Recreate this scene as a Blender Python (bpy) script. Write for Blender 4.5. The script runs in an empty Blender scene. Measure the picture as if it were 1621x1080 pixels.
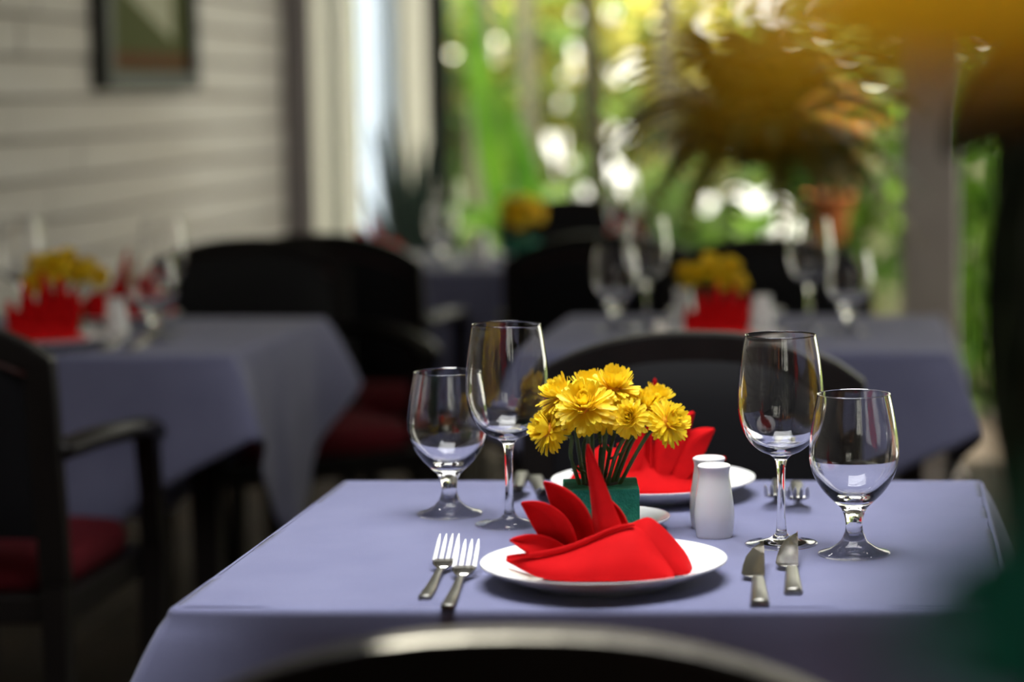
import bpy, math, random
from mathutils import Vector, Matrix, noise
random.seed(7)
R = math.radians
scene = bpy.context.scene
col = scene.collection

# ------------------------------------------------------------------ camera
F = 85 / 36 * 1621            # focal length in pixels of the 1621 x 1080 frame
CX, CY, YH = 1400.0, 540.0, 135.0   # optical axis column (cropped frame), mid row, horizon row
CAMZ = 1.268
TH = math.atan((CY - YH) / F)
cam_d = bpy.data.cameras.new('camera')
cam = bpy.data.objects.new('camera', cam_d); col.objects.link(cam)
cam.location = (0, 0, CAMZ); cam.rotation_euler = (R(90) - TH, 0, 0)
cam_d.sensor_width = 36; cam_d.lens = 85
cam_d.shift_x = (810.5 - CX) / 1621
cam_d.clip_start = 0.05; cam_d.clip_end = 200
cam_d.dof.use_dof = True; cam_d.dof.focus_distance = 2.66; cam_d.dof.aperture_fstop = 2.3
scene.camera = cam

def ray(px, py):
    xc, yc = (px - CX) / F, -(py - CY) / F
    return Vector((xc, math.cos(TH) + yc * math.sin(TH), -math.sin(TH) + yc * math.cos(TH)))
def at_z(px, py, z):          # where the pixel's ray meets height z
    d = ray(px, py); t = (z - CAMZ) / d.z
    return Vector((0, 0, CAMZ)) + d * t
def at_y(px, py, y):          # where the pixel's ray meets depth y
    d = ray(px, py); t = y / d.y
    return Vector((0, 0, CAMZ)) + d * t

# ------------------------------------------------------------------ world, sun, lamps, exposure
w = bpy.data.worlds.new('sky'); scene.world = w; w.use_nodes = True
bg = w.node_tree.nodes['Background']
bg.inputs[0].default_value = (1.0, 0.97, 0.84, 1); bg.inputs[1].default_value = 2.6
sun_d = bpy.data.lights.new('sun', 'SUN'); sun_d.energy = 19; sun_d.angle = R(0.6); sun_d.color = (1, .93, .72)
sun = bpy.data.objects.new('sun', sun_d); col.objects.link(sun)
sun.rotation_euler = Vector((0.35, -0.55, -0.95)).to_track_quat('-Z', 'Y').to_euler()
def area(name, loc, sx, sy, power, color, rot=(0, 0, 0)):
    d = bpy.data.lights.new(name, 'AREA'); d.shape = 'RECTANGLE'; d.size = sx; d.size_y = sy
    d.energy = power; d.color = color
    o = bpy.data.objects.new(name, d); col.objects.link(o); o.location = loc; o.rotation_euler = rot
    return o
sk = area('table_fill_lamp', (-.30, 2.62, 2.86), 1.5, 1.4, 21.5, (.95, .97, 1.0)); sk.data.spread = R(95)  # unseen area lamp added to brighten the front table
vs = scene.view_settings
vs.view_transform = 'Standard'; vs.look = 'None'; vs.exposure = 0.35; vs.gamma = 1.0; vs.use_curve_mapping = False
scene.cycles.use_denoising = True
scene.cycles.max_bounces = 16; scene.cycles.transmission_bounces = 14; scene.cycles.transparent_max_bounces = 16
scene.cycles.sample_clamp_indirect = 6

# ------------------------------------------------------------------ materials
def mat(name, color, rough=.6, spec=.5, metal=0, trans=0, noise_scale=0, color2=None, bump=0, bump_scale=200, sheen=0, stretch=(1, 1, 1), coat=0, ior=1.45, lo=.35, hi=.65):
    m = bpy.data.materials.new(name); m.use_nodes = True
    nt = m.node_tree; p = nt.nodes['Principled BSDF']
    p.inputs['Base Color'].default_value = (*color, 1); p.inputs['Roughness'].default_value = rough
    p.inputs['Specular IOR Level'].default_value = spec; p.inputs['Metallic'].default_value = metal
    p.inputs['Transmission Weight'].default_value = trans; p.inputs['IOR'].default_value = ior
    p.inputs['Sheen Weight'].default_value = sheen; p.inputs['Coat Weight'].default_value = coat
    tc = nt.nodes.new('ShaderNodeTexCoord'); mp = nt.nodes.new('ShaderNodeMapping')
    mp.inputs['Scale'].default_value = stretch
    nt.links.new(tc.outputs['Object'], mp.inputs['Vector'])
    if color2 is not None:
        n = nt.nodes.new('ShaderNodeTexNoise'); n.inputs['Scale'].default_value = noise_scale; n.inputs['Detail'].default_value = 5
        r = nt.nodes.new('ShaderNodeValToRGB')
        r.color_ramp.elements[0].position = lo; r.color_ramp.elements[1].position = hi
        r.color_ramp.elements[0].color = (*color, 1); r.color_ramp.elements[1].color = (*color2, 1)
        nt.links.new(mp.outputs[0], n.inputs['Vector']); nt.links.new(n.outputs['Fac'], r.inputs['Fac'])
        nt.links.new(r.outputs[0], p.inputs['Base Color'])
    if bump:
        n2 = nt.nodes.new('ShaderNodeTexNoise'); n2.inputs['Scale'].default_value = bump_scale
        b = nt.nodes.new('ShaderNodeBump'); b.inputs['Strength'].default_value = bump; b.inputs['Distance'].default_value = .002
        nt.links.new(mp.outputs[0], n2.inputs['Vector']); nt.links.new(n2.outputs['Fac'], b.inputs['Height'])
        nt.links.new(b.outputs[0], p.inputs['Normal'])
    return m
def leaf_mat(name, c1, c2, transl=.5, rough=.4, scale=6):
    m = bpy.data.materials.new(name); m.use_nodes = True; nt = m.node_tree
    p = nt.nodes['Principled BSDF']; out = nt.nodes['Material Output']
    p.inputs['Roughness'].default_value = rough
    geo = nt.nodes.new('ShaderNodeNewGeometry'); n = nt.nodes.new('ShaderNodeTexNoise'); n.inputs['Scale'].default_value = scale
    r = nt.nodes.new('ShaderNodeValToRGB')
    r.color_ramp.elements[0].position = .35; r.color_ramp.elements[1].position = .65
    r.color_ramp.elements[0].color = (*c1, 1); r.color_ramp.elements[1].color = (*c2, 1)
    t = nt.nodes.new('ShaderNodeBsdfTranslucent'); mx = nt.nodes.new('ShaderNodeMixShader'); mx.inputs[0].default_value = transl
    nt.links.new(geo.outputs['Position'], n.inputs['Vector']); nt.links.new(n.outputs['Fac'], r.inputs['Fac'])
    nt.links.new(r.outputs[0], p.inputs['Base Color']); nt.links.new(r.outputs[0], t.inputs['Color'])
    nt.links.new(p.outputs[0], mx.inputs[1]); nt.links.new(t.outputs[0], mx.inputs[2]); nt.links.new(mx.outputs[0], out.inputs[0])
    return m
M = {}
M['cloth'] = mat('lavender_cloth', (.142, .147, .255), .85, .2, noise_scale=9, color2=(.162, .168, .282), bump=.25, bump_scale=900, sheen=.15)
M['napkin'] = mat('red_linen', (.48, .003, .005), .8, .1, noise_scale=20, color2=(.57, .005, .007), bump=.3, bump_scale=1200)
M['china'] = mat('white_porcelain', (.88, .88, .89), .12, .5, coat=.3)
M['glass'] = mat('clear_glass', (1, 1, 1), 0, .5, trans=1, ior=1.46)
M['steel'] = mat('steel', (.62, .6, .55), .16, metal=1)
M['steel_tine'] = mat('sky_bright_tines', (.85, .84, .82), .32, metal=1)  # paler steel: bright sky reflection put into the tine colour
M['steel_brushed'] = mat('brushed_steel', (.30, .29, .26), .34, metal=1)
M['foam'] = mat('floral_foam', (.018, .15, .10), .95, .1, noise_scale=60, color2=(.03, .22, .15), bump=.9, bump_scale=350)
M['yellow'] = leaf_mat('yellow_petals', (.95, .70, .018), (.98, .80, .05), .3, .5, 40)
M['yellow_core'] = mat('golden_core', (.80, .33, .012), .7)
M['stem'] = mat('stem_green', (.035, .085, .022), .6, noise_scale=30, color2=(.07, .13, .04))
M['sprig'] = leaf_mat('sprig_green', (.02, .07, .02), (.04, .11, .03), .2)
M['darkwood'] = mat('ebony_wood', (.005, .004, .004), .42, .25, noise_scale=8, color2=(.009, .007, .007), stretch=(1, 1, .15))
M['charcoal'] = mat('charcoal_leather', (.006, .006, .008), .6, .18, bump=.15, bump_scale=120)
M['piping'] = mat('oxblood_piping', (.035, .007, .006), .6)
M['burgundy'] = mat('burgundy_fabric', (.10, .006, .012), .85, .2, bump=.3, bump_scale=500)
M['plank'] = mat('whitewashed_plank', (.56, .54, .51), .8, .2, noise_scale=2.2, color2=(.46, .43, .39), bump=.4, bump_scale=30, stretch=(1, .3, 2.5))
M['wallback'] = mat('groove_backing', (.22, .18, .15), .9, .1)  # brown backing wall seen in the gaps between planks
M['plaster'] = mat('cream_plaster', (.52, .50, .46), .9, .1, noise_scale=2, color2=(.47, .45, .41))
M['ceil'] = mat('ceiling_paint', (.20, .185, .17), .9, .1)
M['mauve'] = mat('mauve_paint', (.22, .20, .21), .8, .2)
M['pillar'] = mat('grey_render', (.58, .52, .50), .9, .1, noise_scale=5, color2=(.64, .58, .55), bump=.3, bump_scale=60)
M['blackmetal'] = mat('black_steel', (.006, .006, .007), .5)
M['tile'] = mat('brown_floor_tile', (.026, .018, .013), .75, .15, noise_scale=3, color2=(.045, .030, .020))
M['grout'] = mat('grout', (.03, .025, .02), .9)
M['terracotta'] = mat('terracotta', (.40, .13, .04), .85, .1, noise_scale=8, color2=(.30, .09, .03))
M['soil'] = mat('soil', (.02, .013, .008), 1)
M['ground'] = mat('garden_ground', (.07, .06, .03), .95, .1, noise_scale=1.5, color2=(.05, .10, .02))
M['bark'] = mat('bark', (.045, .040, .025), .9, .1, noise_scale=6, color2=(.08, .075, .05), stretch=(1, 1, .2))
M['palebark'] = mat('pale_bark', (.16, .15, .11), .9, .1, noise_scale=6, color2=(.24, .22, .17), stretch=(1, 1, .2))
M['gwall'] = mat('garden_wall_render', (.62, .58, .44), .9, .1, noise_scale=3, color2=(.52, .48, .36))
M['bamboo'] = mat('pale_bamboo', (.50, .52, .46), .7, noise_scale=4, color2=(.66, .66, .60), stretch=(6, 6, .3))
M['leaf_bright'] = leaf_mat('leaf_bright', (.10, .24, .025), (.24, .40, .05), .55)
M['leaf_lime'] = leaf_mat('leaf_lime', (.40, .41, .07), (.74, .66, .20), .55, .35, 3)
M['leaf_mid'] = leaf_mat('leaf_mid', (.08, .16, .04), (.20, .30, .08), .5, .35, 3)
M['leaf_dark'] = leaf_mat('leaf_dark', (.012, .040, .010), (.035, .085, .018), .3)
M['leaf_olive'] = leaf_mat('leaf_olive', (.10, .085, .010), (.19, .15, .016), .4)
M['leaf_orange'] = leaf_mat('leaf_orange', (.75, .24, .03), (.85, .42, .10), .5)
M['leaf_blue'] = leaf_mat('leaf_bluegreen', (.02, .06, .045), (.05, .11, .08), .25)
M['leaf_brown'] = leaf_mat('leaf_brown', (.22, .085, .006), (.28, .12, .009), .6)
M['leaf_gold'] = leaf_mat('leaf_gold', (.85, .58, .02), (.92, .68, .04), .6)
M['leaf_teal'] = leaf_mat('leaf_teal', (.006, .13, .09), (.010, .17, .115), .5)
M['leaf_black'] = leaf_mat('leaf_blackgreen', (.008, .014, .006), (.014, .022, .008), .15)
ml = bpy.data.materials.new('lamp_lens'); ml.use_nodes = True
pl_ = ml.node_tree.nodes['Principled BSDF']; pl_.inputs['Emission Color'].default_value = (1, .95, .85, 1); pl_.inputs['Emission Strength'].default_value = 25
M['lamp'] = ml
M['frame'] = mat('picture_frame', (.010, .012, .008), .5)
def picture_mat():
    m = bpy.data.materials.new('painted_canvas'); m.use_nodes = True; nt = m.node_tree; p = nt.nodes['Principled BSDF']
    p.inputs['Roughness'].default_value = .95; p.inputs['Specular IOR Level'].default_value = .1
    tc = nt.nodes.new('ShaderNodeTexCoord'); sep = nt.nodes.new('ShaderNodeSeparateXYZ'); nt.links.new(tc.outputs['Object'], sep.inputs[0])
    def math_(op, a, b):
        n = nt.nodes.new('ShaderNodeMath'); n.operation = op
        for i, v in enumerate((a, b)):
            if isinstance(v, (int, float)): n.inputs[i].default_value = v
            else: nt.links.new(v, n.inputs[i])
        return n.outputs[0]
    def mix(f, a, b):
        n = nt.nodes.new('ShaderNodeMix'); n.data_type = 'RGBA'; nt.links.new(f, n.inputs[0])
        for s, v in ((6, a), (7, b)):
            if isinstance(v, tuple): n.inputs[s].default_value = (*v, 1)
            else: nt.links.new(v, n.inputs[s])
        return n.outputs[2]
    y, z = sep.outputs[1], sep.outputs[2]       # y along the wall (0..w), z up from the bottom edge
    band = math_('MULTIPLY', math_('GREATER_THAN', z, .062), math_('LESS_THAN', z, .115))
    # a pale sail-like wedge narrowing downwards towards the far side
    left = math_('GREATER_THAN', y, math_('SUBTRACT', 1.28, math_('MULTIPLY', z, 3.5)))
    wedge = math_('MULTIPLY', math_('MULTIPLY', left, math_('LESS_THAN', y, .74)), math_('GREATER_THAN', z, .16))
    c = mix(band, (.075, .085, .035), (.10, .05, .025))
    c = mix(wedge, c, (.34, .34, .25))
    nt.links.new(c, p.inputs['Base Color'])
    return m
M['picture'] = picture_mat()
def sheer(name, c, transl):
    m = bpy.data.materials.new(name); m.use_nodes = True; nt = m.node_tree
    d = nt.nodes['Principled BSDF']; d.inputs['Base Color'].default_value = (*c, 1); d.inputs['Roughness'].default_value = .9
    t = nt.nodes.new('ShaderNodeBsdfTranslucent'); t.inputs[0].default_value = (*c, 1)
    mx = nt.nodes.new('ShaderNodeMixShader'); mx.inputs[0].default_value = transl
    nt.links.new(d.outputs[0], mx.inputs[1]); nt.links.new(t.outputs[0], mx.inputs[2]); nt.links.new(mx.outputs[0], nt.nodes['Material Output'].inputs[0])
    return m
M['sheer'] = sheer('sheer_curtain', (.78, .84, .95), .6)
M['drape'] = sheer('beige_drape', (.72, .72, .70), .5)
def pane_mat():
    m = bpy.data.materials.new('window_glass'); m.use_nodes = True; nt = m.node_tree
    g = nt.nodes.new('ShaderNodeBsdfGlossy'); g.inputs['Roughness'].default_value = .02
    t = nt.nodes.new('ShaderNodeBsdfTransparent'); mx = nt.nodes.new('ShaderNodeMixShader'); mx.inputs[0].default_value = .06
    nt.links.new(t.outputs[0], mx.inputs[1]); nt.links.new(g.outputs[0], mx.inputs[2]); nt.links.new(mx.outputs[0], nt.nodes['Material Output'].inputs[0])
    return m
M['pane'] = pane_mat()

# ------------------------------------------------------------------ mesh helpers
class MB:
    def __init__(s): s.v = []; s.f = []
    def add(s, verts, faces):
        o = len(s.v); s.v += [tuple(v) for v in verts]; s.f += [tuple(i + o for i in f) for f in faces]; return s
    def box(s, c, d, rz=0, taper=1):
        x, y, z = d[0] / 2, d[1] / 2, d[2] / 2; vs_ = []
        for k in (-1, 1):
            t = taper if k < 0 else 1
            for (a, b) in ((-1, -1), (1, -1), (1, 1), (-1, 1)):
                p = Vector((a * x * t, b * y * t, k * z))
                if rz: p.rotate(Matrix.Rotation(rz, 3, 'Z'))
                vs_.append(p + Vector(c))
        return s.add(vs_, [(3, 2, 1, 0), (4, 5, 6, 7), (0, 1, 5, 4), (1, 2, 6, 5), (2, 3, 7, 6), (3, 0, 4, 7)])
    def loft(s, rings, cap=True, close=True):
        n = len(rings[0]); vs_ = [p for r in rings for p in r]; fs = []
        for i in range(len(rings) - 1):
            for j in range(n if close else n - 1):
                k = (j + 1) % n
                fs.append((i * n + j, i * n + k, (i + 1) * n + k, (i + 1) * n + j))
        if cap and close:
            fs.append(tuple(range(n))[::-1]); fs.append(tuple(range((len(rings) - 1) * n, len(rings) * n)))
        return s.add(vs_, fs)
    def tube(s, path, rad, n=8, squash=None):
        path = [Vector(p) for p in path]; rings = []; up = Vector((0, 0, 1))
        for i, p in enumerate(path):
            t = (path[min(i + 1, len(path) - 1)] - path[max(i - 1, 0)]).normalized()
            a = t.cross(up if abs(t.z) < .95 else Vector((0, 1, 0))).normalized(); b = t.cross(a)
            r = rad[i] if isinstance(rad, (list, tuple)) else rad
            ra, rb = (r, r) if squash is None else (r * squash[0], r * squash[1])
            rings.append([p + a * math.cos(2 * math.pi * k / n) * ra + b * math.sin(2 * math.pi * k / n) * rb for k in range(n)])
        return s.loft(rings)
    def lathe(s, prof, n=48, c=(0, 0, 0)):
        c = Vector(c)
        rings = [[c + Vector((max(r, 1e-5) * math.cos(2 * math.pi * k / n), max(r, 1e-5) * math.sin(2 * math.pi * k / n), z)) for k in range(n)] for r, z in prof]
        return s.loft(rings, cap=False)
    def grid(s, pts):
        n = len(pts[0]); vs_ = [p for r in pts for p in r]
        return s.add(vs_, [(i * n + j, i * n + j + 1, (i + 1) * n + j + 1, (i + 1) * n + j) for i in range(len(pts) - 1) for j in range(n - 1)])
    def build(s, name, m, parent=None, smooth=True, loc=None, solid=0, sub=0, bevel=0, off=0):
        me = bpy.data.meshes.new(name); me.from_pydata(s.v, [], s.f); me.update()
        if smooth:
            for p in me.polygons: p.use_smooth = True
        me.materials.append(M[m] if isinstance(m, str) else m)
        o = bpy.data.objects.new(name, me); col.objects.link(o)
        if parent: o.parent = parent
        if loc is not None: o.location = loc
        if sub:
            md = o.modifiers.new('sub', 'SUBSURF'); md.levels = sub; md.render_levels = sub
        if solid:
            md = o.modifiers.new('solid', 'SOLIDIFY'); md.thickness = solid; md.offset = off
        if bevel:
            md = o.modifiers.new('bev', 'BEVEL'); md.width = bevel; md.segments = 2; md.limit_method = 'ANGLE'
        return o
def catmull(pts, n=5):
    out = []; P_ = [pts[0]] + list(pts) + [pts[-1]]
    for i in range(1, len(P_) - 2):
        a, b, c, d = [Vector(q) for q in P_[i - 1:i + 3]]
        for k in range(n):
            t = k / n
            out.append(.5 * ((2 * b) + (c - a) * t + (2 * a - 5 * b + 4 * c - d) * t * t + (3 * b - a - 3 * c + d) * t ** 3))
    out.append(Vector(pts[-1])); return out
def empty(name, loc=(0, 0, 0), rz=0):
    o = bpy.data.objects.new(name, None); col.objects.link(o); o.location = loc; o.rotation_euler = (0, 0, rz); o.empty_display_size = .05; return o
def tag(o, label, cat, group=None):
    o['label'] = label; o['category'] = cat
    if group: o['group'] = group
    return o
def struct(o): o['kind'] = 'structure'; return o
KIDS = {}
def copy_tree(o, parent=None):
    c = o.copy(); col.objects.link(c); c.parent = parent
    for ch in [x for x in o.children if x is not c]: copy_tree(ch, c)
    return c
USED = set()
def place(proto, loc, rz, label, cat, group=None, scale=1):
    """first use moves the prototype itself, later ones copy it with its parts"""
    if proto.name in USED: o = copy_tree(proto)
    else: o = proto; USED.add(proto.name)
    o.location = loc; o.rotation_euler = (0, 0, rz); o.scale = (scale,) * 3
    if 'group' in o: del o['group']
    return tag(o, label, cat, group)

# ------------------------------------------------------------------ the room
XL, XR, Y0, Y1, ZC = -2.3, 2.6, -1.5, 9.4, 2.8
fl = struct(MB().box(((XL + XR) / 2, (Y0 + Y1) / 2, -.06), (XR - XL + .4, Y1 - Y0 + .2, .1)).build('floor', 'grout', smooth=False))
tp = .49; tile_me = None
for i in range(10):
    for j in range(22):
        loc = (XL + .245 + i * tp, Y0 + .245 + j * tp, -.005)
        if tile_me is None:
            t = MB().box((0, 0, 0), (tp - .008, tp - .008, .014)).build('tile', 'tile', fl, False); tile_me = t.data
        else:
            t = bpy.data.objects.new('tile', tile_me); col.objects.link(t); t.parent = fl
        t.location = (loc[0], loc[1], loc[2] + random.uniform(-.0006, .0006))
wl = struct(MB().box((XL - .10, (Y0 + Y1) / 2, ZC / 2), (.14, Y1 - Y0, ZC)).build('wall_left', 'wallback', smooth=False))
pm = {}
ch = .112
for k in range(25):
    cuts = [Y0] + sorted(Y0 + (Y1 - Y0) * (q + random.uniform(-.12, .12)) / 4 for q in (1, 2, 3)) + [Y1]
    for a, b in zip(cuts[:-1], cuts[1:]):
        MB().box((0, 0, 0), (.03 + random.uniform(-.003, .004), b - a - .006, ch - .010)).build('plank', 'plank', wl, False, (XL - .016, (a + b) / 2, ch * (k + .5)), bevel=.004)
# ceiling with an opening added for the table fill lamp
SX0, SX1, SY0, SY1 = -1.1, .5, 1.87, 3.37
c = MB()
for (x0, x1, y0, y1) in ((XL - .2, SX0, Y0, Y1 + .3), (SX1, XR + .2, Y0, Y1 + .3), (SX0, SX1, Y0, SY0), (SX0, SX1, SY1, Y1 + .3)):
    c.box(((x0 + x1) / 2, (y0 + y1) / 2, ZC + .08), (x1 - x0, y1 - y0, .16))
struct(c.build('ceiling', 'ceil', smooth=False))
struct(MB().box((XR + .08, 2.2, ZC / 2), (.16, 7.4, ZC)).build('blocking_wall_right', 'ceil', smooth=False))  # unseen wall put in to limit the side light
fw = MB(); ox0, ox1, oz0, oz1 = .3, 1.8, 1.5, 2.5      # unseen window opening behind the camera, added to light front faces
for (x0, x1, z0, z1) in ((XL - .2, ox0, 0, ZC), (ox1, XR + .2, 0, ZC), (ox0, ox1, 0, oz0), (ox0, ox1, oz1, ZC)):
    fw.box(((x0 + x1) / 2, Y0 - .08, (z0 + z1) / 2), (x1 - x0, .16, z1 - z0))
struct(fw.build('blocking_wall_front', 'ceil', smooth=False))  # unseen wall put in to limit light from behind the camera
w2 = struct(empty('fill_window', (0, Y0 - .08, 0))); f = MB()
for k in range(5): f.box((ox0 + .02 + k * (ox1 - ox0 - .04) / 4, 0, (oz0 + oz1) / 2), (.04, .06, oz1 - oz0))
for z in (oz0 + .02, oz1 - .02): f.box(((ox0 + ox1) / 2, 0, z), (ox1 - ox0, .06, .04))
f.build('window_frame', 'blackmetal', w2, False)
for k in range(4): MB().box((ox0 + .02 + (k + .5) * (ox1 - ox0 - .04) / 4, 0, (oz0 + oz1) / 2), ((ox1 - ox0) / 4 - .05, .006, oz1 - oz0 - .09)).build('pane', 'pane', w2, False)
# far-left corner: mauve corner post, curtained window, black post
struct(MB().box((XL + .045, Y1 - .06, ZC / 2), (.09, .10, ZC)).build('trim_1', 'mauve', smooth=False))
wx0, wx1 = XL + .06, -1.74
wf = empty('window_1', (0, 0, 0)); struct(wf)
f = MB()
for x in (wx0 + .02, (wx0 + wx1) / 2, wx1 - .02): f.box((x, Y1 + .12, ZC / 2), (.04, .05, ZC))
for z in (.03, ZC - .03): f.box(((wx0 + wx1) / 2, Y1 + .12, z), (wx1 - wx0, .05, .06))
f.build('window_frame', 'plaster', wf, False)
for k in (0, 1):
    a = wx0 + .04 + k * ((wx1 - wx0) / 2 - .02)
    MB().box((a + .115, Y1 + .12, ZC / 2), (.23, .006, ZC - .12)).build('pane', 'pane', wf, False)
struct(MB().box((-1.705, Y1 - .1, ZC / 2), (.072, .06, ZC)).build('trim_2', 'blackmetal', smooth=False))
def curtain(x0, x1, y, amp, n, m, z0=.04):
    g = []
    for i in range(81):
        u = i / 80; x = x0 + (x1 - x0) * u
        g.append([(x + .006 * math.sin(9 * u + z), y + amp * math.sin(2 * math.pi * n * u + .5 * math.sin(7 * u)) * (.75 + .25 * math.sin(z + 3 * u)), z) for z in [z0 + (ZC - .1 - z0) * k / 14 for k in range(15)]])
    return MB().grid(g).build('curtain', m, None, True, solid=.0015)
def cx(px): return (px - CX) * Y1 / F
GC = 'curtains at the corner window'
tag(curtain(cx(480), cx(573), Y1 - .03, .020, 4, 'drape'), 'beige drape hanging next to the mauve corner post', 'curtain', GC)
tag(curtain(cx(571), cx(634), Y1 + .01, .012, 3, 'sheer'), 'bluish white sheer curtain between the two beige drapes', 'curtain', GC)
tag(curtain(cx(632), cx(690), Y1 - .03, .016, 3, 'drape'), 'beige drape beside the black steel post', 'curtain', GC)
# picture on the plank wall
pf = tag(empty('framed_picture', (XL, 7.06, 1.255)), 'dark framed olive green painting hanging on the white plank wall', 'picture')
pw, ph, pd = .95, 1.15, .05
fr = MB()
for (yy, zz, dy, dz) in ((.03, ph / 2, .06, ph), (pw - .03, ph / 2, .06, ph), (pw / 2, .025, pw - .12, .05), (pw / 2, ph - .025, pw - .12, .05)):
    fr.box((pd / 2, yy, zz), (pd, dy, dz))
fr.build('frame', 'frame', pf, False, bevel=.004)
MB().box((.012, pw / 2, ph / 2), (.02, pw - .1, ph - .08)).build('canvas', 'picture', pf, False)
# recessed ceiling downlights, plus a spot added to light the croton leaves
GD = 'recessed ceiling downlights'
for (x, y, lab, pw_, sz_) in ((-1.55, 3.7, 'recessed ceiling downlight in front of the left table', 5, 80), (-.75, 5.9, 'recessed ceiling downlight before the far table', 5, 80), (.5, 4.4, 'recessed ceiling downlight right of the middle table', 5, 80), (.10, .36, 'unseen ceiling spot added to light the croton leaves', 90, 40)):
    dl = tag(empty('ceiling_downlight', (x, y, ZC)), lab, 'lamp', GD)
    MB().lathe([(.040, .0), (.055, -.004), (.058, 0), (.055, .0), (.040, .0)], 24).build('ring', 'blackmetal', dl)
    MB().lathe([(0, -.001), (.040, -.001)], 24).build('lens', 'lamp', dl)
    ld = bpy.data.lights.new('downlight_bulb', 'SPOT'); ld.energy = pw_; ld.spot_size = R(sz_); ld.spot_blend = .6; ld.shadow_soft_size = .03; ld.color = (1, .93, .82)
    lo_ = bpy.data.objects.new('downlight_bulb', ld); col.objects.link(lo_); lo_.parent = dl; lo_.location = (0, 0, -.012)
# pillar
pil = tag(empty('pillar', (.132, 7.0, 0)), 'grey rendered square pillar standing in front of the garden', 'pillar')
MB().box((0, 0, ZC / 2 + .0), (.165, .165, ZC)).build('shaft', 'pillar', pil, False, bevel=.008)
MB().box((0, 0, .07), (.20, .20, .14)).build('plinth', 'pillar', pil, False, bevel=.006)

# ------------------------------------------------------------------ tables and cloths
TZ = .76
def make_table():
    t = empty('dining_table')
    MB().box((0, 0, TZ - .025), (.79, .74, .036)).build('tabletop', 'darkwood', t, False, bevel=.004)
    MB().box((0, 0, TZ - .085), (.68, .62, .08)).build('apron', 'darkwood', t, False)
    for a in (-1, 1):
        for b in (-1, 1):
            MB().box((a * .335, b * .305, (TZ - .043) / 2), (.055, .055, TZ - .043), taper=.75).build('leg', 'darkwood', t, False)
    return t
def make_cloth(seed=0, W=.828, D=.773, c0=.15, slope=.8, flare=.07):
    rnd = random.Random(seed); ph = [rnd.uniform(0, 6) for _ in range(4)]
    hw, hd, r = W / 2, D / 2, .010
    per = []    # (x, y, outward normal, drop, corner weight, corner direction, phase)
    cor = [(1, 1), (-1, 1), (-1, -1), (1, -1)]
    for q in range(4):
        sx, sy = cor[q]; nx, ny = cor[(q + 1) % 4]
        a0 = math.atan2(sy, sx) - math.pi / 4
        for k in range(5):
            a = a0 + (k / 4) * math.pi / 2
            n = Vector((math.cos(a), math.sin(a), 0))
            per.append((Vector((sx * (hw - r), sy * (hd - r), 0)) + n * r, n, c0, 1.0, Vector((sx, sy, 0)).normalized(), 0))
        p0 = per[-1][0]; a = a0 + math.pi / 2; n = Vector((math.cos(a), math.sin(a), 0))
        p1 = Vector((nx * (hw - r), ny * (hd - r), 0)) + n * r
        L = (p1 - p0).length; N = 44
        for k in range(1, N):
            u = L * k / N; m_ = min(u, L - u); cw = math.exp(-(m_ / .07) ** 2)
            cd = Vector((sx, sy, 0)).normalized() if u < L / 2 else Vector((nx, ny, 0)).normalized()
            per.append((p0 + (p1 - p0) * (k / N), n, c0 + slope * m_, cw, cd, math.sin(u * 19 + ph[q]) * .6 + math.sin(u * 37 + 2 * ph[q]) * .3))
    rings = []
    for s_ in (.02, .15, .3, .45, .6, .75, .88, .96, .985):
        rings.append([Vector((p[0].x * s_, p[0].y * s_, .0006 * noise.noise(p[0] * s_ * 9 + Vector((seed, 0, 0))))) for p in per])
    for k in range(5):
        a = k / 4 * math.pi / 2
        rings.append([p[0] + p[1] * (math.sin(a) - 1) * .008 * (1 if k < 4 else 1) + Vector((0, 0, -(1 - math.cos(a)) * .008)) for p in per])
    for k in range(1, 13):
        v = k / 12; ring = []
        for (p, n, dr, cw, cd, wv) in per:
            out = n * (.012 * wv * v * (1 - cw) + .012 * v) + cd * (flare * cw * v ** .8)
            ring.append(p + out + Vector((0, 0, -.008 - (dr - .008) * v)))
        rings.append(ring)
    return MB().loft(rings, cap=False).add(rings[0], [tuple(range(len(per)))]).build('tablecloth', 'cloth', None, True, solid=.0015, off=-1)
table = make_table()
TX = -.286
TABS = {'main': (TX, 2.70), 'mid': (TX, 4.955), 'left': (-1.637, 4.90), 'far': (-1.10, 7.0)}
DESC = {'main': 'front', 'mid': 'middle', 'left': 'left', 'far': 'far'}
for i, (k, (x, y)) in enumerate(TABS.items()):
    lt = {'main': 'dark wooden square table under the cloth in the foreground', 'mid': 'dark wooden square table under the cloth behind the foreground table',
          'left': 'dark wooden square table under the cloth beside the plank wall', 'far': 'dark wooden square table under the cloth farthest back near the garden'}[k]
    place(table, (x, y, 0), 0, lt, 'table', 'dining tables')
    lc = {'main': 'lavender blue tablecloth on the foreground table with the sharp place settings', 'mid': 'lavender blue tablecloth on the table behind the foreground chair',
          'left': 'lavender blue tablecloth with hanging corner on the left table by plank wall', 'far': 'lavender blue tablecloth on the farthest table before the curtained window'}[k]
    cl = make_cloth(i); cl.location = (x, y, TZ); tag(cl, lc, 'tablecloth', 'lavender tablecloths')

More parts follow.
